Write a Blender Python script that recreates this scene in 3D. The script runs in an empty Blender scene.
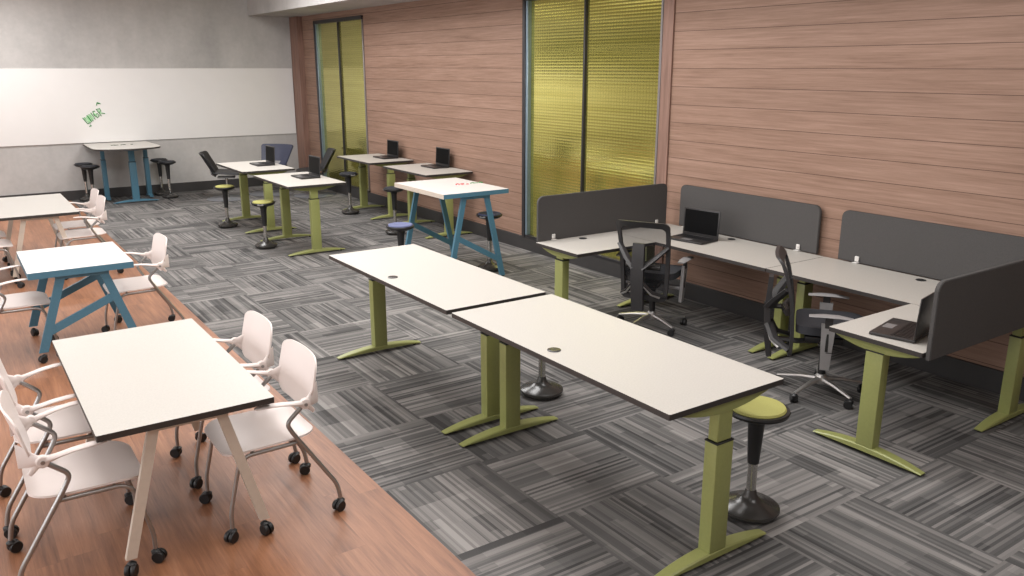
import bpy, bmesh, math, random
from mathutils import Vector, Matrix
random.seed(4)
C = bpy.context.scene.collection
PI = math.pi
def R(a): return math.radians(a)

# ------------------------------------------------------------------ materials
class NT:
    def __init__(s, name):
        s.m = bpy.data.materials.new(name); s.m.use_nodes = True
        s.t = s.m.node_tree; s.n = s.t.nodes; s.l = s.t.links
        s.b = s.n['Principled BSDF']; s.out = s.n['Material Output']
    def node(s, typ, **kw):
        n = s.n.new(typ)
        for k, v in kw.items(): setattr(n, k, v)
        return n
    def put(s, sock, v):
        if isinstance(v, bpy.types.NodeSocket): s.l.new(v, sock)
        else: sock.default_value = v
    def math(s, op, a, b=0.0, c=None):
        n = s.node('ShaderNodeMath', operation=op); s.put(n.inputs[0], a); s.put(n.inputs[1], b)
        if c is not None: s.put(n.inputs[2], c)
        return n.outputs[0]
    def vec(s, x, y, z):
        n = s.node('ShaderNodeCombineXYZ'); s.put(n.inputs[0], x); s.put(n.inputs[1], y); s.put(n.inputs[2], z); return n.outputs[0]
    def pos(s):
        g = s.node('ShaderNodeNewGeometry'); x = s.node('ShaderNodeSeparateXYZ'); s.l.new(g.outputs['Position'], x.inputs[0])
        return g.outputs['Position'], x.outputs
    def obj(s):
        g = s.node('ShaderNodeTexCoord'); return g.outputs['Object']
    def noise(s, v, scale, detail=3, rough=.5):
        n = s.node('ShaderNodeTexNoise'); s.put(n.inputs['Vector'], v); n.inputs['Scale'].default_value = scale
        n.inputs['Detail'].default_value = detail; n.inputs['Roughness'].default_value = rough; return n.outputs['Fac']
    def white(s, v):
        n = s.node('ShaderNodeTexWhiteNoise', noise_dimensions='3D'); s.put(n.inputs['Vector'], v); return n.outputs['Value']
    def scale(s, v, sc):
        n = s.node('ShaderNodeMapping'); s.put(n.inputs['Vector'], v); n.inputs['Scale'].default_value = sc; return n.outputs[0]
    def ramp(s, f, stops):
        n = s.node('ShaderNodeValToRGB'); s.put(n.inputs[0], f); e = n.color_ramp.elements
        while len(e) < len(stops): e.new(.5)
        for i, (p, c) in enumerate(stops): e[i].position = p; e[i].color = (*c, 1)
        return n.outputs[0]
    def mix(s, f, a, b, typ='MIX'):
        n = s.node('ShaderNodeMix', data_type='RGBA', blend_type=typ); s.put(n.inputs[0], f); s.put(n.inputs[6], a); s.put(n.inputs[7], b); return n.outputs[2]
    def bump(s, h, st=.2, d=.01):
        n = s.node('ShaderNodeBump'); s.put(n.inputs['Height'], h); n.inputs['Strength'].default_value = st; n.inputs['Distance'].default_value = d
        s.l.new(n.outputs[0], s.b.inputs['Normal'])
    def set(s, **kw):
        for k, v in kw.items(): s.put(s.b.inputs[k.replace('_', ' ')], v)

def srgb(r, g, b):
    f = lambda c: (c/255/12.92) if c/255 <= .04045 else ((c/255+.055)/1.055)**2.4
    return (f(r), f(g), f(b))
def simple(name, col, rough=.5, metal=0., var=.06, sc=30, bump=0., spec=.5):
    t = NT(name); o = t.obj(); f = t.noise(o, sc, 2)
    a = tuple(c*(1-var) for c in col); b = tuple(min(1, c*(1+var)) for c in col)
    t.set(Base_Color=t.ramp(f, [(.3, a), (.7, b)]), Roughness=rough, Metallic=metal)
    t.b.inputs['Specular IOR Level'].default_value = spec
    if bump: t.bump(f, bump, .003)
    return t.m

M = {}
M['laminate'] = simple('warm_white_laminate', srgb(182,178,171), .45, var=.05, sc=120)
M['board_white'] = simple('gloss_whiteboard_laminate', srgb(220,218,216), .25, var=.01, sc=4)
M['edge'] = simple('charcoal_edge_band', srgb(52,48,46), .5)
M['green'] = simple('lime_powder_coat', srgb(143,147,90), .38, var=.03, sc=60)
M['blue'] = simple('teal_blue_powder_coat', srgb(74,116,136), .4, var=.04, sc=60)
M['darkgap'] = simple('dark_sleeve_plastic', srgb(28,28,26), .6)
M['shell'] = simple('blush_white_plastic', srgb(220,209,204), .45, var=.01, sc=8)
M['tube'] = simple('silver_grey_tube', srgb(160,158,156), .32, metal=.75, var=.03)
M['legpaint'] = simple('stone_beige_powder_coat', srgb(200,188,174), .5, var=.03)
M['rubber'] = simple('black_rubber', srgb(24,24,25), .45, var=.1)
M['black'] = simple('black_plastic', srgb(30,30,31), .42, var=.1)
M['basegrey'] = simple('satin_dark_grey_plastic', srgb(54,52,50), .24, var=.04)
M['seatlime'] = simple('lime_fabric', srgb(160,157,88), .8, var=.08, sc=300, bump=.2)
M['seatblack'] = simple('black_fabric', srgb(44,45,50), .85, var=.12, sc=300, bump=.2)
M['seatblue'] = simple('slate_blue_fabric', srgb(98,104,138), .8, var=.08, sc=300, bump=.2)
M['chrome'] = simple('brushed_chrome', srgb(190,188,184), .25, metal=.9, var=.03)
M['alu'] = simple('polished_aluminium', srgb(186,184,182), .28, metal=.7, var=.03)
M['armgrey'] = simple('mid_grey_plastic', srgb(140,138,138), .4, var=.03)
M['frameblk'] = simple('dark_grey_nylon', srgb(48,47,48), .5, var=.05)
M['screenfab'] = simple('charcoal_felt', srgb(78,76,75), .92, var=.1, sc=260, bump=.25, spec=.2)
M['clamp'] = simple('white_clamp', srgb(215,212,208), .4)
M['base'] = simple('black_rubber_skirting', srgb(52,50,50), .55, var=.06, sc=6)
M['laptop'] = simple('gunmetal_laptop', srgb(52,50,50), .35, metal=.3, var=.05)
M['display'] = simple('dark_display_glass', srgb(4,4,5), .5, var=.02, spec=.1)
M['key'] = simple('black_keys', srgb(22,22,24), .4)
M['pad'] = simple('grey_trackpad', srgb(118,116,116), .35)
M['discgrey'] = simple('blue_grey_base_disc', srgb(112,115,122), .3, metal=.3)
M['navy'] = simple('navy_shell', srgb(54,58,78), .5, var=.04)
M['dkshell'] = simple('charcoal_shell', srgb(40,40,42), .45, var=.05)
M['frame'] = simple('dark_bronze_frame', srgb(50,48,50), .4, metal=.2)
M['framealu'] = simple('blue_grey_aluminium', srgb(128,146,158), .35, metal=.5)
M['frameside'] = simple('satin_grey_aluminium', srgb(128,122,120), .4, metal=.4)
M['inkgreen'] = simple('green_marker_ink', srgb(40,130,60), .5)
M['inklight'] = simple('pale_green_marker_ink', srgb(165,215,165), .5)
M['inkred'] = simple('red_marker_ink', srgb(190,30,40), .5)
M['inkdark'] = simple('dark_green_marker_ink', srgb(60,80,55), .5)
M['ceil'] = simple('plaster_ceiling', srgb(222,218,213), .9, var=.02, sc=2)
M['plain'] = simple('warm_grey_plaster', srgb(196,190,184), .9, var=.03, sc=2)

def mk_mesh():
    t = NT('black_see_through_mesh')
    t.set(Base_Color=(*srgb(30,30,32), 1), Roughness=.8)
    tr = t.node('ShaderNodeBsdfTransparent'); mx = t.node('ShaderNodeMixShader')
    o = t.obj(); s = t.scale(o, (1, 1, 1)); f = t.noise(s, 500, 0)
    fac = t.math('ADD', .46, t.math('MULTIPLY', f, .12))
    t.l.new(fac, mx.inputs[0]); t.l.new(tr.outputs[0], mx.inputs[1]); t.l.new(t.b.outputs[0], mx.inputs[2])
    t.l.new(mx.outputs[0], t.out.inputs[0]); return t.m
M['mesh'] = mk_mesh()

def mk_concrete(name, a, b):
    t = NT(name); p, x = t.pos()
    n1 = t.noise(p, .8, 5, .6); n2 = t.noise(t.scale(p, (1.4, 1.4, .5)), 1.3, 4, .6); n3 = t.noise(p, 14, 4, .6)
    f = t.math('ADD', t.math('MULTIPLY', n1, .5), t.math('ADD', t.math('MULTIPLY', n2, .35), t.math('MULTIPLY', n3, .15)))
    t.set(Base_Color=t.ramp(f, [(.34, a), (.66, b)]), Roughness=.85); t.bump(n3, .1, .004); return t.m
M['concrete'] = mk_concrete('smooth_grey_concrete', srgb(158,156,154), srgb(191,188,185))

def mk_woodwall():
    t = NT('walnut_plank_cladding'); p, x = t.pos()
    pl = t.math('DIVIDE', t.math('SUBTRACT', x[2], .1907), .1722)
    idx = t.math('FLOOR', pl); fr = t.math('FRACT', pl)
    off = t.math('MULTIPLY', idx, 3.71)
    v = t.vec(t.math('MULTIPLY', t.math('ADD', x[1], off), .9), t.math('MULTIPLY', x[2], 24.), idx)
    g = t.noise(v, 1.9, 8, .72)
    v2 = t.vec(t.math('MULTIPLY', t.math('ADD', x[1], off), .5), t.math('MULTIPLY', x[2], 4.5), idx); g2 = t.noise(v2, 1.5, 3, .5)
    f = t.math('ADD', t.math('MULTIPLY', g, .7), t.math('MULTIPLY', g2, .3))
    col = t.ramp(f, [(.28, srgb(106,80,66)), (.42, srgb(134,106,90)), (.56, srgb(149,120,104)), (.74, srgb(166,137,121))])
    tone = t.math('ADD', .94, t.math('MULTIPLY', t.white(t.vec(idx, 3., 1.)), .1))
    col = t.mix(1., col, t.vec(tone, tone, tone), 'MULTIPLY')
    line = t.math('LESS_THAN', t.math('MINIMUM', fr, t.math('SUBTRACT', 1., fr)), .014)
    t.set(Base_Color=t.mix(line, col, (*srgb(84,62,52), 1)), Roughness=.6); t.b.inputs['Specular IOR Level'].default_value = .3
    t.bump(t.math('SUBTRACT', t.math('MULTIPLY', f, .3), line), .5, .004); return t.m
M['woodwall'] = mk_woodwall()
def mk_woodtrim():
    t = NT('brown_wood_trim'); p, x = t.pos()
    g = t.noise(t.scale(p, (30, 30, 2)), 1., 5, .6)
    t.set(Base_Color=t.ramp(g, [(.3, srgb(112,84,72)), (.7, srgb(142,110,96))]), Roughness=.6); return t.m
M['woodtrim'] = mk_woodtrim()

def mk_woodfloor():
    t = NT('oak_strip_floor'); p, x = t.pos(); W = .18
    pl = t.math('DIVIDE', x[0], W); idx = t.math('FLOOR', pl); fr = t.math('FRACT', pl)
    yo = t.math('ADD', x[1], t.math('MULTIPLY', t.white(t.vec(idx, 1., 2.)), 1.4))
    pj = t.math('DIVIDE', yo, 1.3); ji = t.math('FLOOR', pj); jf = t.math('FRACT', pj)
    cid = t.math('ADD', t.math('MULTIPLY', idx, 5.3), t.math('MULTIPLY', ji, 1.7))
    v = t.vec(t.math('MULTIPLY', x[0], 36.), t.math('MULTIPLY', yo, 1.8), cid); g = t.noise(v, 1.2, 8, .72)
    v2 = t.vec(t.math('MULTIPLY', x[0], 7.), t.math('MULTIPLY', yo, 1.), cid); g2 = t.noise(v2, 1.1, 3, .5)
    f = t.math('ADD', t.math('MULTIPLY', g, .6), t.math('MULTIPLY', g2, .4))
    col = t.ramp(f, [(.28, srgb(84,54,37)), (.42, srgb(124,83,59)), (.56, srgb(148,102,74)), (.75, srgb(176,127,95))])
    tone = t.math('ADD', .935, t.math('MULTIPLY', t.white(t.vec(idx, ji, 1.)), .09)); col = t.mix(1., col, t.vec(tone, tone, tone), 'MULTIPLY')
    l1 = t.math('LESS_THAN', t.math('MINIMUM', fr, t.math('SUBTRACT', 1., fr)), .008)
    l2 = t.math('LESS_THAN', t.math('MINIMUM', jf, t.math('SUBTRACT', 1., jf)), .0012)
    ln = t.math('MULTIPLY', t.math('MAXIMUM', l1, l2), .22)
    t.set(Base_Color=t.mix(ln, col, (*srgb(90,56,42), 1)), Roughness=.42); t.b.inputs['Specular IOR Level'].default_value = .4
    t.bump(f, .08, .003); return t.m
M['woodfloor'] = mk_woodfloor()

def mk_carpet():
    t = NT('striped_grey_carpet_tiles'); p, x = t.pos(); T = .755
    u = t.math('DIVIDE', t.math('SUBTRACT', x[0], 2.38), T); v = t.math('DIVIDE', t.math('SUBTRACT', x[1], 3.04), T)
    iu = t.math('FLOOR', u); iv = t.math('FLOOR', v); fu = t.math('FRACT', u); fv = t.math('FRACT', v)
    par = t.math('FLOORED_MODULO', t.math('ADD', iu, iv), 2.)          # 0: stripes along x
    inv = t.math('SUBTRACT', 1., par)
    ac = t.math('ADD', t.math('MULTIPLY', inv, fv), t.math('MULTIPLY', par, fu))
    al = t.math('ADD', t.math('MULTIPLY', inv, fu), t.math('MULTIPLY', par, fv))
    cid = t.math('ADD', t.math('MULTIPLY', iu, 7.13), t.math('MULTIPLY', iv, 3.77))
    def seg(nb, ns, wob, k):
        b = t.math('FLOOR', t.math('MULTIPLY', ac, float(nb)))
        o = t.math('MULTIPLY', t.white(t.vec(b, cid, k)), wob)
        s_ = t.math('FLOOR', t.math('ADD', t.math('MULTIPLY', al, float(ns)), o))
        return t.white(t.vec(b, t.math('ADD', s_, t.math('MULTIPLY', cid, 11.)), k+5.))
    w1 = seg(4, 3, 0., 1.); w2 = seg(16, 2, 1., 2.); w3 = seg(42, 1, 0., 3.); w4 = seg(5, 3, 0., 4.)
    tile = t.white(t.vec(iu, iv, 9.))
    fz = t.noise(p, 260, 2)
    f = t.math('ADD', t.math('ADD', t.math('ADD', t.math('MULTIPLY', t.math('GREATER_THAN', w1, .80), .10), t.math('MULTIPLY', w4, .13)), t.math('MULTIPLY', w2, .20)), t.math('ADD', t.math('MULTIPLY', w3, .40), t.math('ADD', t.math('MULTIPLY', tile, .05), t.math('MULTIPLY', fz, .16))))
    col = t.ramp(f, [(.18, srgb(62,61,61)), (.42, srgb(93,92,91)), (.62, srgb(119,116,114)), (.86, srgb(146,143,140))])
    t.set(Base_Color=col, Roughness=.95); t.b.inputs['Specular IOR Level'].default_value = .15
    t.bump(t.math('ADD', fz, t.math('MULTIPLY', w2, .5)), .25, .004); return t.m
M['carpet'] = mk_carpet()

def mk_glass():
    t = NT('ribbed_olive_glass'); p, x = t.pos()
    wz = t.math('SINE', t.math('MULTIPLY', x[2], 2*PI/.034)); wy = t.math('SINE', t.math('MULTIPLY', x[1], 2*PI/.045))
    nz = t.noise(t.scale(p, (1, .9, 30)), 1., 2)
    h = t.math('ADD', t.math('ADD', wz, t.math('MULTIPLY', wy, .4)), t.math('MULTIPLY', nz, 1.2))
    f = t.noise(t.scale(p, (1, .6, 14)), 1., 3)
    gz = t.math('LESS_THAN', t.math('FRACT', t.math('DIVIDE', x[2], .034)), .26); gy = t.math('LESS_THAN', t.math('FRACT', t.math('DIVIDE', x[1], .045)), .2)
    gr = t.math('SUBTRACT', 1., t.math('MULTIPLY', t.math('MAXIMUM', gz, gy), .22))
    t.set(Base_Color=t.mix(1., t.ramp(f, [(.3, srgb(194,188,96)), (.7, srgb(212,206,116))]), t.vec(gr, gr, gr), 'MULTIPLY'), Roughness=.13, Metallic=.84)
    t.b.inputs['Coat Weight'].default_value = .5; t.b.inputs['Coat Roughness'].default_value = .08
    t.bump(h, .045, .004); return t.m
M['glass'] = mk_glass()

# ------------------------------------------------------------------ geometry helpers
class G:
    def __init__(s): s.bm = bmesh.new()
    def _m(s, verts, mat): 
        if mat is not None: bmesh.ops.transform(s.bm, matrix=mat, verts=verts)
    def box(s, c, d, bev=.002, mat=None, seg=1, mi=0):
        r = bmesh.ops.create_cube(s.bm, size=1.0); vs = r['verts']
        bmesh.ops.scale(s.bm, vec=d, verts=vs); bmesh.ops.translate(s.bm, vec=c, verts=vs)
        s._m(vs, mat); fs = list({f for v in vs for f in v.link_faces})
        for f in fs: f.material_index = mi
        if bev: bmesh.ops.bevel(s.bm, geom=list({e for v in vs for e in v.link_edges}), offset=min(bev, min(d)*.45), segments=seg, affect='EDGES', profile=.6)
        return s
    def prism(s, pts, z0, z1, bev=0, mat=None, mi=0, top=None):
        vb = [s.bm.verts.new((x, y, z0)) for x, y in pts]; vt = [s.bm.verts.new((x, y, z1)) for x, y in pts]; n = len(pts)
        fb = s.bm.faces.new(vb[::-1]); ft = s.bm.faces.new(vt); fs = [fb, ft]
        for i in range(n): fs.append(s.bm.faces.new((vb[i], vb[(i+1) % n], vt[(i+1) % n], vt[i])))
        for f in fs: f.material_index = mi
        if top is not None: ft.material_index = top
        s._m(vb+vt, mat)
        if bev: bmesh.ops.bevel(s.bm, geom=list(set(fb.edges) | set(ft.edges)), offset=bev, segments=2, affect='EDGES')
        return s
    def tube(s, pts, r, n=10, closed=False, flat=None, caps=True):
        pts = [Vector(p) for p in pts]; m = len(pts); rings = []
        prev = None
        for i, p in enumerate(pts):
            if closed: tg = (pts[(i+1) % m]-pts[i-1]).normalized()
            elif i == 0: tg = (pts[1]-p).normalized()
            elif i == m-1: tg = (p-pts[-2]).normalized()
            else: tg = ((pts[i+1]-p).normalized()+(p-pts[i-1]).normalized()).normalized()
            if prev is None:
                a = Vector((0, 0, 1)) if abs(tg.z) < .9 else Vector((1, 0, 0)); nx = tg.cross(a).normalized()
            else: nx = (prev-tg*prev.dot(tg)).normalized()
            prev = nx; ny = tg.cross(nx); rr = r[i] if isinstance(r, (list, tuple)) else r
            fx, fy = flat or (1, 1)
            rings.append([s.bm.verts.new(p+nx*math.cos(2*PI*k/n)*rr*fx+ny*math.sin(2*PI*k/n)*rr*fy) for k in range(n)])
        L = m if closed else m-1
        for i in range(L):
            a, b = rings[i], rings[(i+1) % m]
            for k in range(n): s.bm.faces.new((a[k], a[(k+1) % n], b[(k+1) % n], b[k]))
        if not closed and caps: s.bm.faces.new(rings[0][::-1]); s.bm.faces.new(rings[-1])
        return s
    def lathe(s, prof, n=28, c=(0, 0, 0), mat=None):
        rings = []; allv = []
        for r, z in prof:
            ring = [s.bm.verts.new((c[0]+max(r, .0004)*math.cos(2*PI*k/n), c[1]+max(r, .0004)*math.sin(2*PI*k/n), c[2]+z)) for k in range(n)]
            rings.append(ring); allv += ring
        for a, b in zip(rings, rings[1:]):
            for k in range(n): s.bm.faces.new((a[k], a[(k+1) % n], b[(k+1) % n], b[k]))
        s.bm.faces.new(rings[0][::-1]); s.bm.faces.new(rings[-1]); s._m(allv, mat); return s
    def sheet(s, fn, th, nu=18, nv=18, corner=(.35, .35)):
        """curved sheet with rounded corners; fn(u,v)->point, u,v in [-1,1]; corner=(extent along u, extent along v)"""
        V = []; cu, cv = corner
        for j in range(nu+1):
            a = math.sin(PI/2*(-1+2*j/nu)); e = max(0, (abs(a)-(1-cu))/cu) if cu else 0
            w = 1-cv*(1-math.sqrt(max(0, 1-e*e)))
            V.append([s.bm.verts.new(fn(a, w*(-1+2*i/nv))) for i in range(nv+1)])
        fs = [s.bm.faces.new((V[j][i], V[j][i+1], V[j+1][i+1], V[j+1][i])) for j in range(nu) for i in range(nv)]
        if th:
            for f in fs: f.normal_update()
            for row in V:
                for v in row: v.normal_update()
            B = [[s.bm.verts.new(v.co-v.normal*th) for v in row] for row in V]
            for j in range(nu):
                for i in range(nv): s.bm.faces.new((B[j][i], B[j+1][i], B[j+1][i+1], B[j][i+1]))
            rim = [(0, i) for i in range(nv)]+[(j, nv) for j in range(nu)]+[(nu, i) for i in range(nv, 0, -1)]+[(j, 0) for j in range(nu, 0, -1)]
            for (j, i), (l, k) in zip(rim, rim[1:]+rim[:1]): s.bm.faces.new((V[l][k], V[j][i], B[j][i], B[l][k]))
        return s
    def sweep(s, secs, n=12):
        """elliptical sections (cx,cy,cz,hy,hz) in planes of constant x"""
        rings = [[s.bm.verts.new((x, y+hy*math.cos(2*PI*k/n), z+hz*math.sin(2*PI*k/n))) for k in range(n)] for x, y, z, hy, hz in secs]
        for p, q in zip(rings, rings[1:]):
            for k in range(n): s.bm.faces.new((p[k], p[(k+1) % n], q[(k+1) % n], q[k]))
        s.bm.faces.new(rings[0][::-1]); s.bm.faces.new(rings[-1]); return s
    def plank(s, secs):
        """rectangular sections (x,y,z,hx,hy) in horizontal planes"""
        rings = [[s.bm.verts.new((x+a*hx, y+b*hy, z)) for a, b in ((-1, -1), (1, -1), (1, 1), (-1, 1))] for x, y, z, hx, hy in secs]
        for p, q in zip(rings, rings[1:]):
            for k in range(4): s.bm.faces.new((p[k], p[(k+1) % 4], q[(k+1) % 4], q[k]))
        s.bm.faces.new(rings[0][::-1]); s.bm.faces.new(rings[-1]); return s
    def obj(s, name, mat, parent=None, loc=(0, 0, 0), smooth=True, rot=None):
        bmesh.ops.recalc_face_normals(s.bm, faces=s.bm.faces)
        me = bpy.data.meshes.new(name); s.bm.to_mesh(me); s.bm.free()
        for m_ in (mat if isinstance(mat, (list, tuple)) else [mat]): me.materials.append(M[m_])
        if smooth:
            me.polygons.foreach_set('use_smooth', [True]*len(me.polygons)); me.set_sharp_from_angle(angle=R(38))
        o = bpy.data.objects.new(name, me); C.objects.link(o); o.location = loc
        if rot: o.rotation_euler = rot
        if parent: o.parent = parent
        return o

def fillet(pts, r, n=5):
    P = [Vector(p) for p in pts]; out = [P[0]]
    for a, b, c in zip(P, P[1:], P[2:]):
        d1 = (a-b); d2 = (c-b); k = min(r, d1.length*.48, d2.length*.48); p1 = b+d1.normalized()*k; p2 = b+d2.normalized()*k
        for i in range(n+1):
            t = i/n; out.append(p1*(1-t)**2+b*2*t*(1-t)+p2*t*t)
    out.append(P[-1]); return out
def rrect(x0, y0, x1, y1, r, n=5, corners=(1, 1, 1, 1)):
    pts = []
    for (cx, cy, a0, on) in ((x1, y1, 0, corners[0]), (x0, y1, 90, corners[1]), (x0, y0, 180, corners[2]), (x1, y0, 270, corners[3])):
        if not on: pts.append((cx, cy)); continue
        ox = cx-r if cx == x1 else cx+r; oy = cy-r if cy == y1 else cy+r
        for i in range(n+1):
            a = R(a0+90*i/n); pts.append((ox+r*math.cos(a), oy+r*math.sin(a)))
    return pts

def thing(name, label, cat, loc=(0, 0, 0), rz=0, group=None):
    o = bpy.data.objects.new(name, None); o.empty_display_size = .1; C.objects.link(o)
    o.location = loc; o.rotation_euler = (0, 0, rz); o['label'] = label; o['category'] = cat
    if group: o['group'] = group
    return o
def struct(o, label=None):
    o['kind'] = 'structure'
    if label: o['label'] = label
    return o
def dup(root, loc, rz, label):
    r = root.copy(); C.objects.link(r); r.location = loc; r.rotation_euler = (0, 0, rz); r['label'] = label
    def rec(src, dst):
        for ch in list(src.children):
            c = ch.copy(); C.objects.link(c); c.parent = dst; rec(ch, c)
    rec(root, r); return r

# ------------------------------------------------------------------ room shell
XW, YB, ZS, ZC = 6.03, 16.3, 3.2, 3.75
XL, YF = -4.5, -2.6
XF = 1.75
g = G(); g.box(((XL+XW+.3)/2, (YB+YF)/2, -.15), (XW+.3-XL+.3, YB-YF+.4, .296), 0)
struct(g.obj('floor', 'plain', smooth=False), 'concrete slab under the floor finishes')
g = G(); g.box(((XF+XW)/2, (YB+YF)/2, -.004), (XW-XF, YB-YF, .008), 0)
struct(g.obj('floor', 'carpet', smooth=False), 'grey striped carpet tiles laid in a checkerboard of directions')
g = G(); g.box(((XL+XF)/2, (YB+YF)/2, -.004), (XF-XL, YB-YF, .008), 0)
struct(g.obj('floor', 'woodfloor', smooth=False), 'warm wood plank floor along the left side')
g = G(); g.box(((XL+XW)/2, YB+.1, ZC/2), (XW-XL+.4, .2, ZC), 0)
struct(g.obj('wall_back', 'concrete', smooth=False))
LW = [(-.6, 2.6), (3.8, 7.0), (8.2, 11.4)]  # unseen openings added so side fill can enter from the left
g = G(); ys = [YF-.2]+[v for w_ in LW for v in w_]+[YB+.2]
for y0_, y1_ in zip(ys[::2], ys[1::2]): g.box((XL-.1, (y0_+y1_)/2, ZC/2), (.2, y1_-y0_, ZC), 0)
for y0_, y1_ in LW:
    g.box((XL-.1, (y0_+y1_)/2, .4), (.2, y1_-y0_, .8), 0); g.box((XL-.1, (y0_+y1_)/2, (3.1+ZC)/2), (.2, y1_-y0_, ZC-3.1), 0)
struct(g.obj('wall_left', 'plain', smooth=False))
for n_, (y0_, y1_) in enumerate(LW):
    g = G()
    for yy in (y0_+.03, (y0_+y1_)/2, y1_-.03): g.box((XL-.1, yy, 1.95), (.08, .06, 2.3), .003)
    for zz in (.83, 3.07): g.box((XL-.1, (y0_+y1_)/2, zz), (.08, y1_-y0_, .06), .003)
    struct(g.obj('window_%d' % (n_+3), 'frame'))  # unseen window frames, added along with the side fill lamps
g = G(); g.box(((XL+XW)/2, YF-.1, ZC/2), (XW-XL+.4, .2, ZC), 0)
struct(g.obj('wall_front', 'plain', smooth=False))
# right wall: plank cladding pieces around two tall windows
W1 = (13.14, 15.25); W2 = (6.16, 8.53); ZT = 3.09
def wallpiece(y0, y1, z0=0, z1=ZC):
    g = G(); g.box((XW+.1, (y0+y1)/2, (z0+z1)/2), (.2, y1-y0, z1-z0), 0)
    return struct(g.obj('wall_right', 'woodwall', smooth=False), 'wood plank cladding on the right wall')
wallpiece(YF, W2[0]); wallpiece(W2[1], W1[0]); wallpiece(W1[1], YB)
for w in (W1, W2): wallpiece(w[0], w[1], ZT, ZC)
for w in (W1, W2): wallpiece(w[0], w[1], 0, .17)
g = G(); g.box(((XL+XW)/2, (YB+YF)/2, ZC+.1), (XW-XL+.4, YB-YF+.4, .2), 0)
struct(g.obj('ceiling', 'ceil', smooth=False))
g = G(); g.box(((5.13+XW)/2, (YB+YF)/2, (ZS+ZC)/2), (XW-5.13, YB-YF, ZC-ZS-.004), 0)
struct(g.obj('trim_1', 'concrete', smooth=False), 'grey concrete bulkhead along the top of the wood wall')
g = G(); g.box((XW-.012, (YF+YB)/2, .085), (.024, YB-YF, .17), .003); struct(g.obj('baseboard_right', 'base', smooth=False))
g = G(); g.box(((XL+XW-.03)/2, YB-.012, .085), (XW-XL-.03, .024, .17), .003); struct(g.obj('baseboard_back', 'base', smooth=False))
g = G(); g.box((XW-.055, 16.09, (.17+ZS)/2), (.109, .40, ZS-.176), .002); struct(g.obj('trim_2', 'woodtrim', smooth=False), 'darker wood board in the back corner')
g = G(); g.box((XW-.010, 6.085, (.17+ZS)/2), (.02, .14, ZS-.176), .002); struct(g.obj('trim_3', 'woodtrim', smooth=False), 'darker wood board beside the nearer window')  # darker wood tone stands in for shade along the window edge

def window(n, y0, y1, ym):
    root = bpy.data.objects.new('window_%d' % n, None); C.objects.link(root); root.location = (XW, 0, 0)
    struct(root)
    zb, zt = .17, ZT
    for nm, (a, b) in (('glass_pane', (y0+.03, ym-.02)), ('glass_pane', (ym+.02, y1-.1))):
        g = G(); g.box((.03, (a+b)/2, (zb+zt)/2), (.02, b-a, zt-zb-.04), 0); struct(g.obj(nm, 'glass', root, smooth=False))
    g = G(); g.box((.012, ym, (zb+zt)/2), (.05, .026, zt-zb), .004); struct(g.obj('mullion', 'frame', root))
    g = G(); g.box((.0, y1-.03, (zb+zt)/2), (.08, .06, zt-zb), .004)
    g.box((.0, (y0+y1)/2, zt-.03), (.08, y1-y0, .06), .004); g.box((.0, (y0+y1)/2, zb+.015), (.06, y1-y0-.02, .03), .004)
    struct(g.obj('frame', 'frame', root))
    g = G(); g.box((.0, y1-.085, (zb+zt)/2), (.06, .045, zt-zb-.06), .004); struct(g.obj('frame', 'framealu', root))
    g = G(); g.box((.002, y0+.015, (zb+zt)/2), (.05, .03, zt-zb-.06), .004); struct(g.obj('frame', 'frameside', root))
window(1, W1[0], W1[1], 14.2); window(2, W2[0], W2[1], 7.38)

g = G(); g.box(((XL+.35)/2, YB-.02, 2.62), (.35-XL, .04, .70), .003); struct(g.obj('trim_4', 'dkshell'), 'dark acoustic board high on the back wall')  # added out of view to put a dark band in the glass reflection
# whiteboard band on the back wall
wb = thing('whiteboard', 'long white writing board running across the back concrete wall', 'whiteboard', (0, YB, 0))
g = G(); g.box(((XL+5.91)/2, -.0115, (.985+2.245)/2), (5.91-XL, .02, 2.245-.985), .002); g.obj('board_surface', 'board_white', wb, smooth=False)
# green marker scrawl (strokes on the board), baseline slanting up to the right
def scrawl(strokes, name, mat, parent, loc, ang, sc, r, plane='xz'):
    g = G(); ca, sa = math.cos(ang), math.sin(ang)
    for st in strokes:
        pts = []
        for x, y in st:
            X, Y = (x*ca-y*sa)*sc, (x*sa+y*ca)*sc
            pts.append((X, 0, Y) if plane == 'xz' else (X, Y, 0))
        g.tube(pts, r, 6, flat=(1, 1))
    return g.obj(name, mat, parent, loc)
S = [[(0, 1), (.05, .1), (.45, 0)], [(.2, .95), (.3, .2)], [(.6, 0), (.62, 1)], [(.8, 0), (.85, 1), (1.15, 0), (1.2, 1)],
     [(1.75, .9), (1.5, 1), (1.35, .55), (1.5, .05), (1.8, .15), (1.8, .5), (1.6, .5)], [(2.0, 0), (2.0, 1), (2.4, .85), (2.35, .55), (2.05, .5), (2.55, 0)],
     [(2.35, 1.35), (2.55, 1.6), (2.7, 1.4)], [(2.6, 1.65), (2.85, 1.3)], [(0, -.3), (.25, -.35), (.2, -.2)]]
F = [[(.15, .85), (.3, .15)], [(.45, .9), (.45, .15)], [(.75, .9), (.75, .15)], [(1.0, .9), (1.0, .2)], [(1.45, .8), (1.6, .25)], [(2.15, .8), (2.2, .2)]]
o = scrawl(F, 'marker_writing', 'inklight', wb, (2.17, -.0225, 1.30), R(31), .135, .013)
o['label'] = 'pale green marker fill of the slanted lettering'
o = scrawl(S, 'marker_writing', 'inkgreen', wb, (2.17, -.0235, 1.30), R(31), .135, .0085)
o['label'] = 'green marker lettering slanting upwards'

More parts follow.
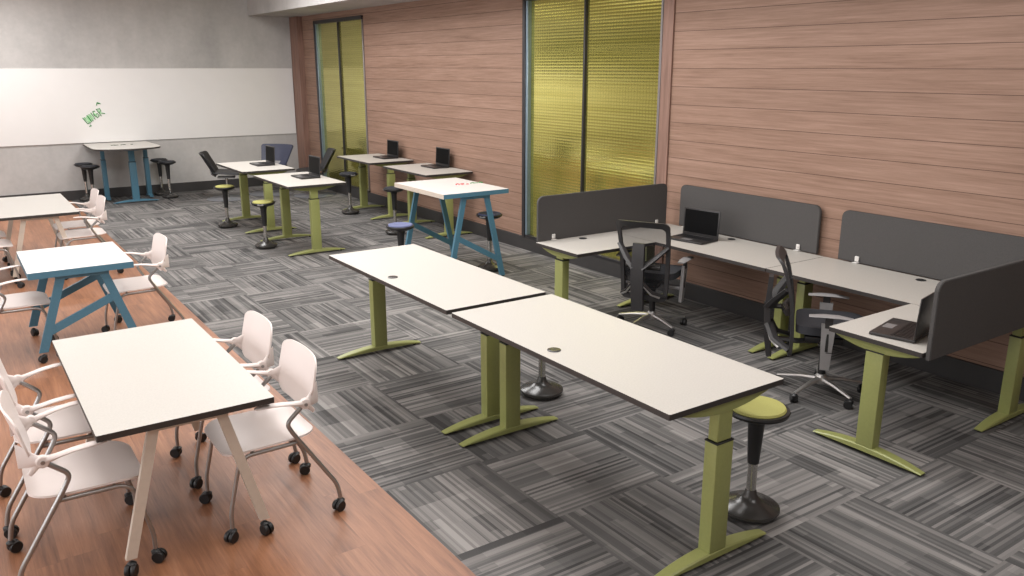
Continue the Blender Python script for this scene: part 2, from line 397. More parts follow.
# ------------------------------------------------------------------ height-adjustable tables
def foot_mesh(L, axis='x', mat='green'):
    """arched tapering foot bar with two rubber glides"""
    g = G(); n = 18; top = []; bot = []
    prev = None
    for i in range(n+1):
        t = -1+2*i/n; x = t*L/2; e = abs(t)
        w = .040*(1-.32*e**2.2); zt = .018+.040*(1-e**2.0); zb = .014+.010*(1-e**2)
        ring = [g.bm.verts.new((x, -w, zb)), g.bm.verts.new((x, w, zb)), g.bm.verts.new((x, w, zt-.006)), g.bm.verts.new((x, w-.007, zt)), g.bm.verts.new((x, -w+.007, zt)), g.bm.verts.new((x, -w, zt-.006))]
        if prev:
            for k in range(6): g.bm.faces.new((prev[k], prev[(k+1) % 6], ring[(k+1) % 6], ring[k]))
        else: g.bm.faces.new(ring[::-1])
        prev = ring
    g.bm.faces.new(prev)
    return g
def leg(parent, x, y, top, axis='x', color='green', L=.74, split=None, brL=.58, lowpod=False):
    """column standing on an arched foot; axis = direction of the foot"""
    rz = 0 if axis == 'x' else PI/2
    split = split or top-.16
    g = G(); g.box((0, 0, (split+.045)/2+.003), (.112, .074, split-.051), .006, seg=2)
    lg = g.obj('leg', color, parent, (x, y, 0), rot=(0, 0, rz))
    foot_mesh(L).obj('foot', color, lg)
    for s_ in (-1, 1):
        g = G(); g.lathe([(.014, .0005), (.016, .004), (.016, .016)], 12, (s_*(L/2-.05), 0, 0)); g.obj('glide', 'rubber', lg)
    g = G(); g.box((0, 0, split+.002), (.116, .078, .008), .002); g.obj('collar', 'darkgap', lg)
    g = G(); g.box((0, 0, (split+top-.05)/2+.004), (.094, .058, top-.054-split), .004); g.obj('inner_column', color, lg)
    g = G(); n = 14; pts = [(-brL/2, 0), (brL/2, 0)]
    for i in range(n+1):
        t = 1-2*i/n; pts.append((t*brL/2*.98, -.014-.044*(1-t*t)))
    g.prism(pts, -.034, .034, .004, Matrix.Rotation(PI/2, 4, 'X')); g.obj('top_bracket', color, lg, (0, 0, top-.0005))
    return lg
def tabletop(parent, x0, y0, x1, y1, z, mat='laminate', edge='edge', th=.028, name='tabletop', pts=None):
    g = G(); g.prism(pts or rrect(x0, y0, x1, y1, .006, 2), z-th, z, 0, top=1)
    return g.obj(name, [edge, mat], parent, smooth=False)
def grommet(parent, x, y, z):
    g = G(); g.lathe([(.031, -.012), (.031, .0008), (.036, .001), (.036, .0035), (.033, .005), (.02, .0042)], 24, (x, y, z)); return g.obj('grommet', 'basegrey' if z > .8 else 'black', parent)

GS = 'height-adjustable tables on lime legs'
# two tables end to end in the middle of the carpet
def work_table(name, label, x0, x1, y0, y1, z, legs, color='green', group=GS, grs=(), split=None, beam=None, top='laminate', cat='table', pts=None):
    cx, cy = (x0+x1)/2, (y0+y1)/2; t = thing(name, label, cat, (cx, cy, 0), 0, group)
    tabletop(t, x0-cx, y0-cy, x1-cx, y1-cy, z, top, pts=pts)
    for (lx, ly, ax, *r) in legs: leg(t, lx-cx, ly-cy, z-.028, ax, color, split=split, **(r[0] if r else {}))
    for gx, gy in grs: grommet(t, gx-cx, gy-cy, z)
    if beam:
        a, b, ax = beam; g = G()
        if ax == 'y': g.box((a[0]-cx, (a[1]+b[1])/2-cy, z-.062), (.05, b[1]-a[1]-.13, .035), .003)
        else: g.box(((a[0]+b[0])/2-cx, a[1]-cy, z-.05), (b[0]-a[0]-.13, .05, .035), .003)
        g.obj('support_beam', color, t)
    return t
work_table('sit_stand_table', 'long white table on lime legs nearest the camera, front one of the end-to-end pair', 2.372, 3.122, 2.285, 4.105, .85,
           [(2.755, 2.335, 'x'), (2.745, 4.03, 'x')], grs=[(2.47, 3.22)], split=.615, beam=((2.745, 2.335), (2.745, 4.03), 'y'))
work_table('sit_stand_table', 'long white table on lime legs, rear one of the end-to-end pair', 2.372, 3.122, 4.165, 6.0, .85,
           [(2.745, 4.25, 'x'), (2.745, 5.94, 'x')], grs=[(2.47, 5.08)], split=.615, beam=((2.745, 4.25), (2.745, 5.94), 'y'))
# four small ones in two rows towards the back
work_table('sit_stand_table', 'farther small white table of the free-standing laptop pair, by the swivel chairs', 3.355, 4.10, 11.44, 12.74, .88,
           [(3.72, 11.53, 'x'), (3.72, 12.66, 'x')], split=.69, beam=((3.72, 11.53), (3.72, 12.66), 'y'))
work_table('sit_stand_table', 'nearer small white table of the free-standing laptop pair, lime legs', 3.36, 4.11, 9.66, 10.98, .88,
           [(3.72, 9.78, 'x'), (3.72, 10.85, 'x')], split=.69, beam=((3.72, 9.78), (3.72, 10.85), 'y'))
work_table('sit_stand_table', 'small grey-white table on lime legs against the wood wall, farther of two', 5.25, 5.995, 11.44, 12.68, .88,
           [(5.64, 11.53, 'x'), (5.64, 12.57, 'x')], split=.69, beam=((5.64, 11.53), (5.64, 12.57), 'y'))
work_table('sit_stand_table', 'small grey-white table on lime legs against the wood wall, nearer of two', 5.25, 5.995, 9.70, 10.98, .88,
           [(5.64, 9.78, 'x'), (5.64, 10.86, 'x')], split=.69, beam=((5.64, 9.78), (5.64, 10.86), 'y'))
# U-shaped desk pod, four tops
GP = 'desks joined into the U-shaped pod'
work_table('pod_desk', 'far arm of the U-shaped desk pod, its lime leg below the left screen', 4.30, 5.204, 5.30, 5.90, .74,
           [(4.37, 5.60, 'y', dict(L=.60, brL=.52))], group=GP, grs=[(4.766, 5.80)], split=.63, cat='desk')
work_table('pod_desk', 'wall-side desk of the pod holding the open laptop, far half', 5.208, 5.955, 4.078, 5.90, .74,
           [(5.60, 5.80, 'x'), (5.60, 4.18, 'x')], group=GP, grs=[(5.87, 5.0)], split=.585, cat='desk', beam=((5.60, 4.18), (5.60, 5.80), 'y'))
work_table('pod_desk', 'wall-side desk of the pod, near half under the right wall screen', 5.208, 5.955, 2.275, 4.072, .74,
           [(5.60, 2.34, 'x'), (5.60, 3.98, 'x')], group=GP, grs=[(5.86, 3.18)], split=.585, cat='desk', beam=((5.60, 2.34), (5.60, 3.98), 'y'))
work_table('pod_desk', 'near arm of the U-shaped desk pod with a laptop beside the front screen', 4.31, 5.204, 2.275, 2.87, .74,
           [(4.37, 2.57, 'y', dict(L=.72, brL=.54))], group=GP, split=.655, cat='desk')
# half-oval table against the back wall, teal legs
bp = [(2.05, 16.275), (2.03, 15.35)]
for i in range(15):
    a = PI-PI*i/14; bp.append((2.565+.53*math.cos(a)*1.0, 15.2-.37*math.sin(a)**.8))
bp += [(3.10, 15.35), (3.08, 16.275)]
cx, cy = (2.03+3.10)/2, (14.83+16.275)/2
work_table('standing_table', 'white round-fronted table on teal legs against the back wall', 2.03, 3.10, 14.83, 16.275, .972,
           [(2.66, 15.40, 'x', dict(L=.74)), (2.30, 16.02, 'y', dict(L=.40, brL=.4)), (3.00, 16.02, 'y', dict(L=.40, brL=.4))], color='blue', group='teal tables', split=.70,
           pts=[(x-cx, y-cy) for x, y in bp[::-1]])
tb = [o for o in bpy.data.objects if o.name.startswith('standing_table')][0]
o = scrawl([[(0, 0), (.5, .5), (.9, .1), (.4, .1)], [(1.3, .1), (1.6, .6), (1.9, .1)], [(2.6, .2), (2.9, .3)]], 'marker_writing', 'inkdark', tb, (2.40-cx, 15.62-cy, .9725), 0, .12, .009, 'xy')
o['label'] = 'dark green marker scribble on the tabletop'

# ------------------------------------------------------------------ privacy screens
def screen(label, loc, L, rz, br, z0=.742, h=.41):
    t = thing('privacy_screen', label, 'desk screen', loc, rz, 'charcoal screens around the desk pod')
    g = G(); g.prism(rrect(-L/2, 0, L/2, h, .06, 6, (1, 1, 0, 0)), -.014, .014, .004, Matrix.Rotation(PI/2, 4, 'X'))
    g.obj('panel', 'screenfab', t, (0, 0, z0))
    for bx, s_ in br:
        g = G(); g.box((bx, s_*.022, .775), (.036, .014, .044), .004); g.box((bx, s_*.035, .7455), (.045, .04, .006), .001); g.lathe([(.008, 0), (.008, .004)], 10, (0, 0, 0), Matrix.Translation((bx, s_*.030, .778)) @ Matrix.Rotation(-s_*PI/2, 4, 'X')); g.obj('clamp', 'clamp', t)
    return t
screen('charcoal screen across the far end of the pod, in front of the olive window', (5.13, 5.918, 0), 1.60, 0, [(-.63, -1), (.66, -1)], .70, .45)
screen('charcoal screen along the wood wall behind the open laptop', (5.982, 4.965, 0), 1.60, PI/2, [(-.62, 1), (.70, 1)])
screen('charcoal screen along the wood wall, right one of the two', (5.982, 3.16, 0), 1.60, PI/2, [(.62, 1), (-.70, 1)])
screen('charcoal screen standing nearest at the near end of the pod', (5.13, 2.255, 0), 1.60, 0, [(.66, 1), (.3, 1)], .70, .45)

# ------------------------------------------------------------------ trestle meeting tables on the wood floor
def twin_caster(parent, x, y, rz=0, big=True):
    s_ = 1. if big else .8
    g = G()
    Mx = Matrix.Translation((x, y, 0)) @ Matrix.Rotation(rz, 4, 'Z')
    for sd in (-1, 1): g.lathe([(.012*s_, -.010*s_), (.027*s_, -.010*s_), (.030*s_, -.006*s_), (.030*s_, .006*s_), (.027*s_, .010*s_), (.012*s_, .010*s_)], 18, (0, 0, 0), Mx @ Matrix.Translation((-.014*s_, sd*.014*s_, .030*s_)) @ Matrix.Rotation(PI/2, 4, 'X'))
    c = g.obj('caster', 'rubber', parent)
    g = G(); g.lathe([(.010, .028*s_), (.020*s_, .040*s_), (.022*s_, .058*s_), (.012, .066*s_), (.006, .07*s_)], 14, (0, 0, 0), Mx); g.obj('housing', 'black', c)
    return c
def trestle(label, x0, x1, y0, y1, z, color, edge, top, th, legY, group, topx=.147, botx=.31, w=.048, braces=(), zb=.085, name='trestle_table', foots='caster', side=None):
    cx, cy = (x0+x1)/2, (y0+y1)/2; t = thing(name, label, 'table', (cx, cy, 0), 0, group)
    g = G(); g.prism(rrect(x0-cx, y0-cy, x1-cx, y1-cy, .006, 2), z-th, z, 0, top=1)
    tp = g.obj('tabletop', [edge, top], t, smooth=False)
    zt = z-th-.001
    for ly in legY:
        for sx in (-1, 1):
            g = G(); a = Vector((sx*topx, ly-cy, zt)); b = Vector((sx*botx, ly-cy, zb)); hw = w/2; hd = .016
            vs = []
            for p_ in (a, b):
                for (dx, dy) in ((-hw, -hd), (hw, -hd), (hw, hd), (-hw, hd)): vs.append(g.bm.verts.new((p_.x+dx, p_.y+dy, p_.z)))
            for k in range(4): g.bm.faces.new((vs[k], vs[(k+1) % 4], vs[4+(k+1) % 4], vs[4+k]))
            g.bm.faces.new(vs[:4][::-1]); g.bm.faces.new(vs[4:])
            lg = g.obj('leg', color, t, smooth=False)
            if foots: twin_caster(lg, sx*botx, ly-cy, R(random.choice((20, 60, 110, 200))))
            else:
                g = G(); g.lathe([(.018, .0005), (.02, .004), (.016, .014)], 12, (sx*botx, ly-cy, 0)); g.obj('glide', 'rubber', lg)
        g = G(); g.box((0, ly-cy, zt-.0145), (2*topx+w+.02, .04, .028), .003); g.obj('cross_rail', color, t)
    g = G(); g.box((0, (legY[0]+legY[1])/2-cy, zt-.022), (.05, abs(legY[1]-legY[0])-.04, .03), .003); g.obj('support_beam', color, t)
    for k, (yy, za, zc) in enumerate(braces):
        g = G(); xa = -(topx+(botx-topx)*(zt-za)/(zt-zb)); xb = topx+(botx-topx)*(zt-zc)/(zt-zb)
        g.prism([(xa, za-.033), (xb, zc-.033), (xb, zc+.033), (xa, za+.033)], -.014, .014, 0, Matrix.Translation((0, yy-cy, 0)) @ Matrix.Rotation(PI/2, 4, 'X')); g.obj('brace', color, t, smooth=False)
    return t
GT = 'meeting tables on the wood floor'
trestle('white meeting table with a dark edge on beige angled legs, front left', .365, 1.145, 3.69, 5.245, .74, 'legpaint', 'edge', 'laminate', .03, (3.755, 5.02), GT)
trestle('white meeting table with beige angled legs at the left edge, behind the teal one', .385, 1.145, 10.06, 11.69, .74, 'legpaint', 'edge', 'laminate', .03, (10.14, 11.45), GT)
trestle('small white-topped table with teal edge and braced teal legs on casters', .40, 1.157, 7.15, 8.11, .74, 'blue', 'blue', 'board_white', .052, (7.20, 8.03), GT, topx=.15, botx=.345, w=.066, braces=((7.20, .24, .47), (8.03, .24, .47)), foots='small', name='folding_table')

# tall teal table: A-frames at its near and far ends
HZ = .985
t = trestle('tall white table on splayed teal legs in front of the two wall-side tables', 4.235, 5.055, 7.44, 8.58, HZ, 'blue', 'blue', 'board_white', .048, (7.48, 8.52), 'teal tables', topx=.14, botx=.345, w=.058, braces=((7.48, .50, .20), (8.52, .50, .20)), zb=.012, name='high_table', foots=None)
tp = [c for c in t.children if c.name.startswith('tabletop')][0]; tp.data.materials.append(M['legpaint'])
for p_ in tp.data.polygons:
    if abs(p_.normal.x) > .7: p_.material_index = 2
o = scrawl([[(0, 0), (.3, .9), (.6, .1)], [(.8, .5), (1.4, .6), (1.2, 0), (.9, .1)], [(1.7, .1), (2.1, .2)]], 'marker_writing', 'inkred', t, (.09, .02, HZ+.0005), R(-20), .07, .008, 'xy'); o['label'] = 'red marker scribble'
o = scrawl([[(0, 0), (.6, .6), (1.2, .1), (.5, .1)], [(1.5, .2), (1.9, .9), (2.1, .3)]], 'marker_writing', 'inkgreen', t, (.28, .02, HZ+.0005), R(-10), .075, .007, 'xy'); o['label'] = 'green marker scribble'

# ------------------------------------------------------------------ white nesting chair
def make_nest(label, loc, rz):
    t = thing('nesting_chair', label, 'chair', loc, rz, 'white chairs with casters on the wood floor')
    def seat(u, v):
        x = .050+.235*u; y = .242*v*(1-.03*(1-u)); z = .446+.010*v*v-.030*max(0, u-.5)**2*2-.010*(1-v*v)*(1-u*u)+.014*max(0, -u-.4)
        return (x, y, z)
    g = G(); g.sheet(seat, .009, 22, 16, (.42, .42)); g.obj('seat', 'shell', t)
    def back(u, v):   # u up, v across
        s_ = u*.5+.5; z = .578+.272*s_; w = .196+.052*min(1, s_*2.2)-.012*s_*s_
        x = -.150-.075*s_+.01*(1-s_)**2+.034*v*v*(.3+.7*s_)
        return (x, v*w, z)
    g = G(); g.sheet(back, .009, 24, 16, (.34, .36)); bk = g.obj('backrest', 'shell', t)
    for s_ in (-1, 1):
        # wing + arm rest
        g = G()
        g.sweep([(-.205, s_*.190, .668, .006, .058), (-.185, s_*.205, .664, .010, .052), (-.16, s_*.225, .656, .013, .038), (-.13, s_*.243, .648, .016, .026), (-.095, s_*.254, .650, .018, .016),
                 (-.05, s_*.262, .662, .022, .010), (.0, s_*.268, .674, .024, .008), (.06, s_*.272, .682, .025, .0075), (.11, s_*.273, .684, .023, .007), (.135, s_*.273, .684, .015, .006), (.143, s_*.273, .684, .005, .004)], 14)
        g.lathe([(.014, -.016), (.026, -.014), (.027, .012), (.022, .016)], 18, (0, 0, 0), Matrix.Translation((-.115, s_*.252, .645)) @ Matrix.Rotation(PI/2, 4, 'X'))
        g.tube([(-.12, s_*.242, .645), (-.168, s_*.225, .585)], [.018, .010], 8, flat=(.7, 1.)) 
        ar = g.obj('armrest', 'shell', t)
        g = G(); g.lathe([(.009, 0), (.009, .004)], 12, (0, 0, 0), Matrix.Translation((-.115, s_*.268, .645)) @ Matrix.Rotation(-s_*PI/2, 4, 'X')); g.obj('pivot_cap', 'tube', ar)
        # rear leg tube: pivot -> forward bend -> down and back to the rear caster
        g = G(); g.tube(fillet([(-.108, s_*.243, .635), (-.018, s_*.243, .555), (-.045, s_*.243, .50), (-.262, s_*.243, .155), (-.276, s_*.243, .07)], .05), .0115, 10)
        rl = g.obj('rear_leg', 'tube', t); twin_caster(rl, -.276, s_*.243, R(200 if s_ > 0 else 160))
        g = G(); g.tube(fillet([(-.083, s_*.226, .435), (.18, s_*.226, .432), (.225, s_*.226, .40), (.285, s_*.226, .15), (.285, s_*.226, .07)], .045), .0105, 10)
        fl = g.obj('front_leg', 'tube', t); twin_caster(fl, .285, s_*.226, R(215 if s_ > 0 else 145))
    g = G(); g.tube([(-.05, -.23, .432), (-.05, .23, .432)], .009, 8); g.tube([(.15, -.223, .432), (.15, .223, .432)], .009, 8); g.obj('seat_support', 'tube', t)
    return t
n0 = make_nest('white chair on the right side of the front left table, nearest one', (1.197, 4.00, 0), PI)
for (x, y, rz, lb) in (
    (1.195, 4.66, PI, 'white chair on the right side of the front left table, farther one'),
    (.275, 4.03, 0, 'white chair at the left side of the front left table, nearest the camera'),
    (.272, 4.68, 0, 'white chair at the left side of the front left table, partly hidden behind the nearest'),
    (1.262, 7.54, PI, 'white chair on the carpet side of the small teal-edged table'),
    (.26, 7.50, 0, 'white chair at the left side of the small teal-edged table, cut by the photo edge'),
    (1.215, 10.30, PI, 'white chair at the right side of the far left table, nearer of two'),
    (1.245, 10.95, PI, 'white chair at the right side of the far left table, farther of two'),
    (.19, 10.18, 0, 'white chair seat showing left under the far left table, nearer of two'),
    (.17, 10.80, 0, 'white chair seat showing left under the far left table, farther of two')):
    dup(n0, (x, y, 0), rz, lb)

# ------------------------------------------------------------------ wobble stools
def make_stool(label, loc, seatmat, h, group):
    t = thing('wobble_stool', label, 'stool', loc, random.uniform(0, 6), group)
    g = G(); g.lathe([(.10, .001), (.150, .012), (.166, .034), (.164, .046), (.140, .060), (.090, .073), (.058, .086), (.038, .108), (.030, .135), (.026, .14)], 36); g.obj('base', 'basegrey', t)
    g = G(); g.lathe([(.027, .13), (.027, h-.26)], 18); g.obj('gas_lift', 'chrome', t)
    g = G(); g.lathe([(.032, h-.31), (.034, h-.28), (.046, h-.09), (.06, h-.05), (.02, h-.045)], 20); g.obj('sleeve', 'black', t)
    g = G(); g.lathe([(.05, h-.062), (.12, h-.05), (.168, h-.028), (.174, h-.014), (.170, h-.004), (.150, h-.006)], 32); g.obj('seat_shell', 'black', t)
    g = G(); g.lathe([(.148, h-.013), (.153, h-.002), (.146, h+.008), (.12, h+.009), (.07, h-.001), (.035, h-.0035)], 32); g.obj('seat_cushion', seatmat, t)
    g = G(); g.box((.0, .158, h-.02), (.09, .03, .022), .008, seg=2); g.obj('handle', 'armgrey', t)
    return t
def small(o): o.scale = (.86, .86, 1.); return o
SG = 'wobble stools by the tables'
st = make_stool('stool with lime seat under the near end of the front table', (3.235, 2.51, 0), 'seatlime', .60, SG); st.rotation_euler.z = R(-60); st.scale = (.93, .93, 1.)
dup(st, (3.30, 4.44, 0), R(-20), 'stool whose grey domed base shows beyond the front middle table')
small(dup(st, (3.305, 12.2, 0), 1.2, 'lime-seat stool left of the farther free-standing laptop table'))
small(dup(st, (3.30, 10.47, 0), 2.6, 'lime-seat stool left of the nearer free-standing laptop table'))
sb = make_stool('black stool at the farther wall-side table, by the olive window', (5.256, 12.25, 0), 'seatblack', .65, SG); small(sb)
small(dup(sb, (5.10, 10.35, 0), 1.1, 'black stool half hidden behind the left end of the tall teal table'))
for (x, y, lb) in ((1.99, 16.08, 'black stool left of the round-fronted table, nearest the wall'), (2.03, 15.62, 'black stool left of the round-fronted table, front one'),
                   (3.23, 16.08, 'black stool right of the round-fronted table, nearest the wall'), (3.27, 15.62, 'black stool right of the round-fronted table, front one')):
    small(dup(sb, (x, y, 0), random.uniform(0, 6), lb))
su = make_stool('slate blue stool in front of the left end of the tall teal table', (3.88, 7.75, 0), 'seatblue', .66, SG); small(su)
small(dup(su, (5.03, 7.80, 0), 2., 'slate blue stool at the right side of the tall teal table'))

# ------------------------------------------------------------------ laptops
def make_laptop(label, loc, rz, W=.39, D=.26, H=.25, tilt=3):
    """user sits on the -x side, lid at +x"""
    t = thing('laptop', label, 'laptop', loc, rz, 'open laptops')
    g = G(); g.box((0, 0, .011), (D, W, .018), .006, seg=2); g.obj('base', 'laptop', t)
    g = G()
    for r in range(5):
        for c in range(13): g.box((-.005+r*.021, -W/2+.032+c*(W-.064)/12, .0215), (.016, (W-.064)/12-.004, .003), 0)
    g.obj('keyboard', 'key', t, smooth=False)
    g = G(); g.box((-D/2+.05, 0, .0207), (.06, .095, .0015), 0); g.obj('trackpad', 'pad', t, smooth=False)
    Mx = Matrix.Translation((D/2-.006, 0, .019)) @ Matrix.Rotation(R(tilt), 4, 'Y')
    g = G(); g.box((0, 0, H/2), (.009, W, H), .004, Mx, 2); ld = g.obj('lid', 'laptop', t)
    g = G(); g.box((-.0055, 0, H/2+.006), (.0012, W-.03, H-.04), 0, Mx); g.obj('display', 'display', ld, smooth=False)
    g = G(); g.tube([(D/2-.004, -W*.32, .018), (D/2-.004, W*.32, .018)], .007, 8); g.obj('hinge', 'black', t)
    return t
l0 = make_laptop('open laptop on the wall-side pod desk in front of the charcoal screen', (5.545, 5.18, .7402), R(8))
dup(l0, (4.585, 2.555, .7402), R(-78), 'open laptop on the near arm of the pod, lid against the front screen')
dup(l0, (3.86, 12.14, .8802), R(0), 'open laptop on the farther free-standing small table')
dup(l0, (3.865, 10.41, .8802), R(0), 'open laptop on the nearer free-standing small table')
dup(l0, (5.78, 11.98, .8802), R(0), 'open laptop on the farther wall-side table')
dup(l0, (5.81, 10.44, .8802), R(0), 'open laptop on the nearer wall-side table')

# ------------------------------------------------------------------ mesh-back office chairs (front = +x)
def make_task(label, loc, rz, base_rot):
    t = thing('office_chair', label, 'chair', loc, rz, 'mesh-back office chairs in the pod')
    # five-star base
    g = G(); g.lathe([(.034, .075), (.045, .085), (.045, .12), (.034, .145), (.028, .15)], 20); hub = g.obj('base_hub', 'alu', t)
    for k in range(5):
        a = base_rot+k*2*PI/5; ca, sa = math.cos(a), math.sin(a)
        g = G(); g.tube([(.03*ca, .03*sa, .112), (.14*ca, .14*sa, .105), (.31*ca, .31*sa, .075)], [.026, .020, .012], 8, flat=(1, .75)); sp = g.obj('base_spoke', 'alu', t)
        twin_caster(sp, .31*ca, .31*sa, a+.8)
    g = G(); g.lathe([(.027, .14), (.027, .36), (.045, .37), (.045, .40)], 18); g.obj('gas_lift', 'black', t)
    g = G(); g.box((-.01, 0, .415), (.26, .16, .05), .015, seg=2); g.tube([(.0, -.10, .41), (.02, -.24, .40)], .007, 8); g.box((.02, -.26, .398), (.05, .05, .012), .004)
    g.obj('mechanism', 'black', t)
    g = G(); g.sheet(lambda u, v: (.03+.235*u, .245*v, .50-.03*max(0, u-.4)**2*2-.008*(1-v*v)), .055, 14, 12, (.4, .35)); g.obj('seat', 'seatblack', t)
    # back: curved rounded frame
    def bp(z, y):  # x of the back surface
        s_ = (z-.38)/.62; return -.235-.10*s_+.06*s_*(1-s_)*2 + .22*y*y*(1.0)
    z0, z1 = .31, 1.02
    def wid(z): s_ = (z-z0)/(z1-z0); return .205+.032*s_+.05*s_*(1-s_)
    def outline(inset_s, inset_t, inset_b, r):
        zt, zb = z1-inset_t, z0+inset_b; pts = []
        for cyy, czz, a0 in ((1, 1, 0), (-1, 1, 90), (-1, -1, 180), (1, -1, 270)):
            for i in range(7):
                a = R(a0+90*i/6); z = (zt-r if czz > 0 else zb+r)+r*math.sin(a); w = wid(z)-inset_s-r
                pts.append((cyy*w+r*math.cos(a), z))
        out = []
        for (y1_, z1_), (y2_, z2_) in zip(pts, pts[1:]+pts[:1]):
            L_ = math.hypot(y2_-y1_, z2_-z1_); k = max(1, int(L_/.04))
            L_k = 6 if L_ > .1 else 1
            for i in range(L_k): out.append((y1_+(y2_-y1_)*i/L_k, z1_+(z2_-z1_)*i/L_k))
        return out
    def hook(z): return -.03*max(0, (z-.92)/.10)**2
    g = G(); O = outline(0, 0, 0, .045); I = outline(.036, .055, .045, .04); n = len(O)
    def P3(y, z, off): return (bp(z, y)+hook(z)+off, y, z)
    rings = [[g.bm.verts.new(P3(y, z, of)) for y, z in q] for q, of in ((O, .012), (I, .012), (I, -.012), (O, -.012))]
    for p, q in zip(rings, rings[1:]+rings[:1]):
        for k in range(n): g.bm.faces.new((p[k], p[(k+1) % n], q[(k+1) % n], q[k]))
    fr = g.obj('back_frame', 'frameblk', t)
    g = G(); g.sheet(lambda u, v: (bp(z0+.03+(u+1)/2*(z1-z0-.06), v*(wid(z0+(u+1)/2*(z1-z0))-.02))+hook(z0+.03+(u+1)/2*(z1-z0-.06))+.002, v*(wid(z0+(u+1)/2*(z1-z0))-.02), z0+.03+(u+1)/2*(z1-z0-.06)), 0, 14, 10, (.12, .12)); g.obj('back_mesh', 'mesh', t)
    # spine and X arms
    g = G(); g.plank([(-.37, 0, .25, .018, .050), (-.392, 0, .40, .022, .055), (-.405, 0, .60, .022, .056), (-.395, 0, .84, .016, .050)])
    g.tube([(-.02, 0, .405), (-.18, 0, .375), (-.385, 0, .38)], .026, 8, flat=(1.3, .7)); g.obj('spine', 'frameblk', t)
    for s_ in (-1, 1):
        g = G(); g.tube([(-.395, s_*.03, .62), (-.35, s_*.12, .70), (bp(.80, .22)-.01, s_*(wid(.80)-.02), .80)], [.046, .040, .032], 6, flat=(1, .5)); g.obj('upper_strut', 'frameblk', t)
        g = G(); g.tube([(-.385, s_*.03, .50), (-.34, s_*.11, .41), (bp(.36, .2)-.01, s_*(wid(.36)-.02), .36)], [.042, .036, .03], 6, flat=(1, .5)); g.obj('lower_strut', 'frameblk', t)
        g = G(); g.tube([(-.40, s_*.05, .48), (-.365, s_*.11, .40), (-.31, s_*.17, .365)], .009, 8); g.obj('strut_trim', 'alu', t)
        # arm: upright from under the seat and a flat pad
        g = G(); g.tube([(-.02, s_*.08, .405), (-.02, s_*.25, .395)], .016, 8)
        g.plank([(.0, s_*.262, .27, .030, .013), (.0, s_*.270, .40, .036, .014), (.0, s_*.278, .56, .044, .014), (.0, s_*.280, .60, .046, .012)]); g.obj('arm_post', 'armgrey', t); g = G(); g.box((.0, s_*.274, .47), (.018, .034, .13), .003); g.obj('slot', 'darkgap', t)
        g = G(); g.box((.0, s_*.283, .61), (.05, .022, .08), .004); g.obj('arm_slider', 'frameblk', t)
        g = G(); g.tube([(-.13, s_*.285, .650), (-.04, s_*.285, .656), (.06, s_*.285, .656), (.15, s_*.285, .646)], [.030, .042, .042, .028], 10, flat=(1., .22)); g.obj('arm_pad', 'armgrey', t)
    g = G(); g.tube([(-.265, -.15, .62), (-.29, 0, .62), (-.265, .15, .62)], .028, 10); g.tube([(-.285, 0, .62), (-.395, 0, .62)], .02, 8); g.obj('lumbar_pad', 'basegrey', t)
    return t
tc = make_task('mesh-back office chair seen from behind at the far side of the pod', (5.07, 5.17, 0), math.atan2(.44, .895), R(20))
dup(tc, (4.97, 3.33, 0), math.atan2(-.80, .60), 'mesh-back office chair seen side-on inside the near half of the pod')

# ------------------------------------------------------------------ swivel lounge chairs at the back (front = +x)
def make_lounge(label, loc, rz, mat):
    t = thing('lounge_chair', label, 'chair', loc, rz, 'swivel lounge chairs near the back corner')
    g = G(); g.lathe([(.36, .001), (.37, .006), (.35, .012), (.08, .02), (.03, .03)], 40); g.obj('base_disc', 'discgrey', t)
    g = G(); g.lathe([(.025, .02), (.025, .36)], 16); g.obj('pedestal', 'chrome', t)
    g = G(); g.sheet(lambda u, v: (.04+.25*u, .27*v, .43+.03*v*v-.02*u), .03, 14, 12, (.4, .35)); g.obj('seat', mat, t)
    g = G(); g.sheet(lambda u, v: (-.20-.13*(u+1)/2*1.6+.09*v*v, v*(.26+.045*u), .64+.19*u), .022, 16, 12, (.18, .15)); g.obj('backrest', mat, t)
    g = G(); g.tube([(-.17, 0, .41), (-.235, 0, .45), (-.25, 0, .55)], [.05, .055, .05], 8, flat=(2., .5)); g.box((0, 0, .385), (.3, .2, .03), .01); g.obj('bracket', 'armgrey', t)
    return t
lc = make_lounge('charcoal swivel chair behind the left row of small tables, facing right', (4.10, 14.95, 0), R(-20), 'dkshell')
dup(lc, (5.52, 14.45, 0), R(165), 'charcoal swivel chair in front of the far olive window, facing left')
lw = make_lounge('navy swivel chair with its wide back in the back corner', (4.93, 15.1, 0), R(-140), 'navy'); lw.scale = (1., 1.1, 1.06)

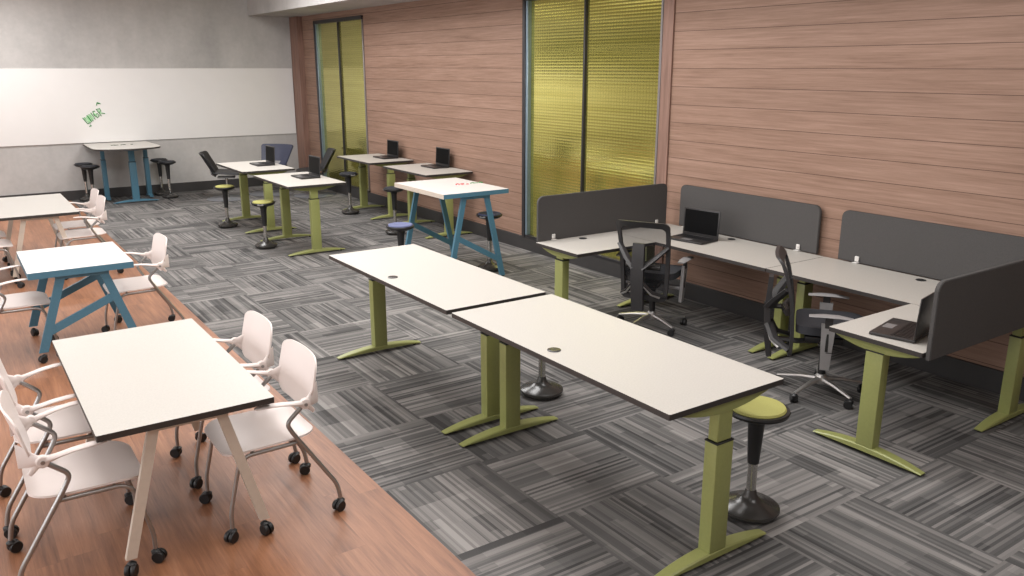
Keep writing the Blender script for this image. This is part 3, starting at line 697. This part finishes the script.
# ------------------------------------------------------------------ lighting
def area(name, loc, size, power, col=(1, .985, .975), rot=(0, 0, 0), sy=None, spread=180):
    l = bpy.data.lights.new(name, 'AREA'); l.energy = power; l.color = col; l.shape = 'RECTANGLE'; l.size = size; l.size_y = sy or size; l.spread = R(spread)
    o = bpy.data.objects.new(name, l); C.objects.link(o); o.location = loc; o.rotation_euler = rot; return o
PW = {-2.6: (20, 30, 40, 26, 16), .7: (14, 40, 64, 30, 6), 3.6: (34, 64, 98, 92, 104)}
for x_, ps in PW.items():
    for y_, p_ in zip((.2, 3.2, 6.4, 9.6, 12.6), ps): area('ceiling_panel_light', (x_, y_, ZC-.03), 1.7, p_, sy=1.7)
area('wall_washer', (.2, 14.7, ZC-.04), 2.8, 105, sy=.4, spread=170)
for (y0_, y1_), p_ in zip(LW, (75, 105, 95)):      # side fill lamps added behind the unseen left wall openings
    area('window_daylight', (XL-.25, (y0_+y1_)/2, 1.95), 2.2, p_, (.97, .98, 1.), (0, -PI/2, 0), sy=3.1)
w = bpy.data.worlds.new('world'); bpy.context.scene.world = w; w.use_nodes = True
w.node_tree.nodes['Background'].inputs[0].default_value = (.8, .8, .85, 1); w.node_tree.nodes['Background'].inputs[1].default_value = .8

# ------------------------------------------------------------------ camera
H = 2.27; f = 825.0
pitch = math.atan(221/f); yaw = math.atan(585/math.hypot(f, 221))
fw = Vector((math.sin(yaw)*math.cos(pitch), math.cos(yaw)*math.cos(pitch), -math.sin(pitch)))
rt = Vector((math.cos(yaw), -math.sin(yaw), 0)); up = rt.cross(fw)
cam = bpy.data.cameras.new('camera'); cam.sensor_width = 36; cam.lens = f/1024*36; cam.clip_start = .05
co = bpy.data.objects.new('camera', cam); C.objects.link(co)
co.matrix_world = Matrix(((rt.x, up.x, -fw.x, 0), (rt.y, up.y, -fw.y, 0), (rt.z, up.z, -fw.z, H), (0, 0, 0, 1)))
bpy.context.scene.camera = co
vs = bpy.context.scene.view_settings
vs.view_transform = 'Standard'; vs.look = 'None'; vs.gamma = 1; vs.exposure = 0.17
try: vs.use_curve_mapping = False
except Exception: pass
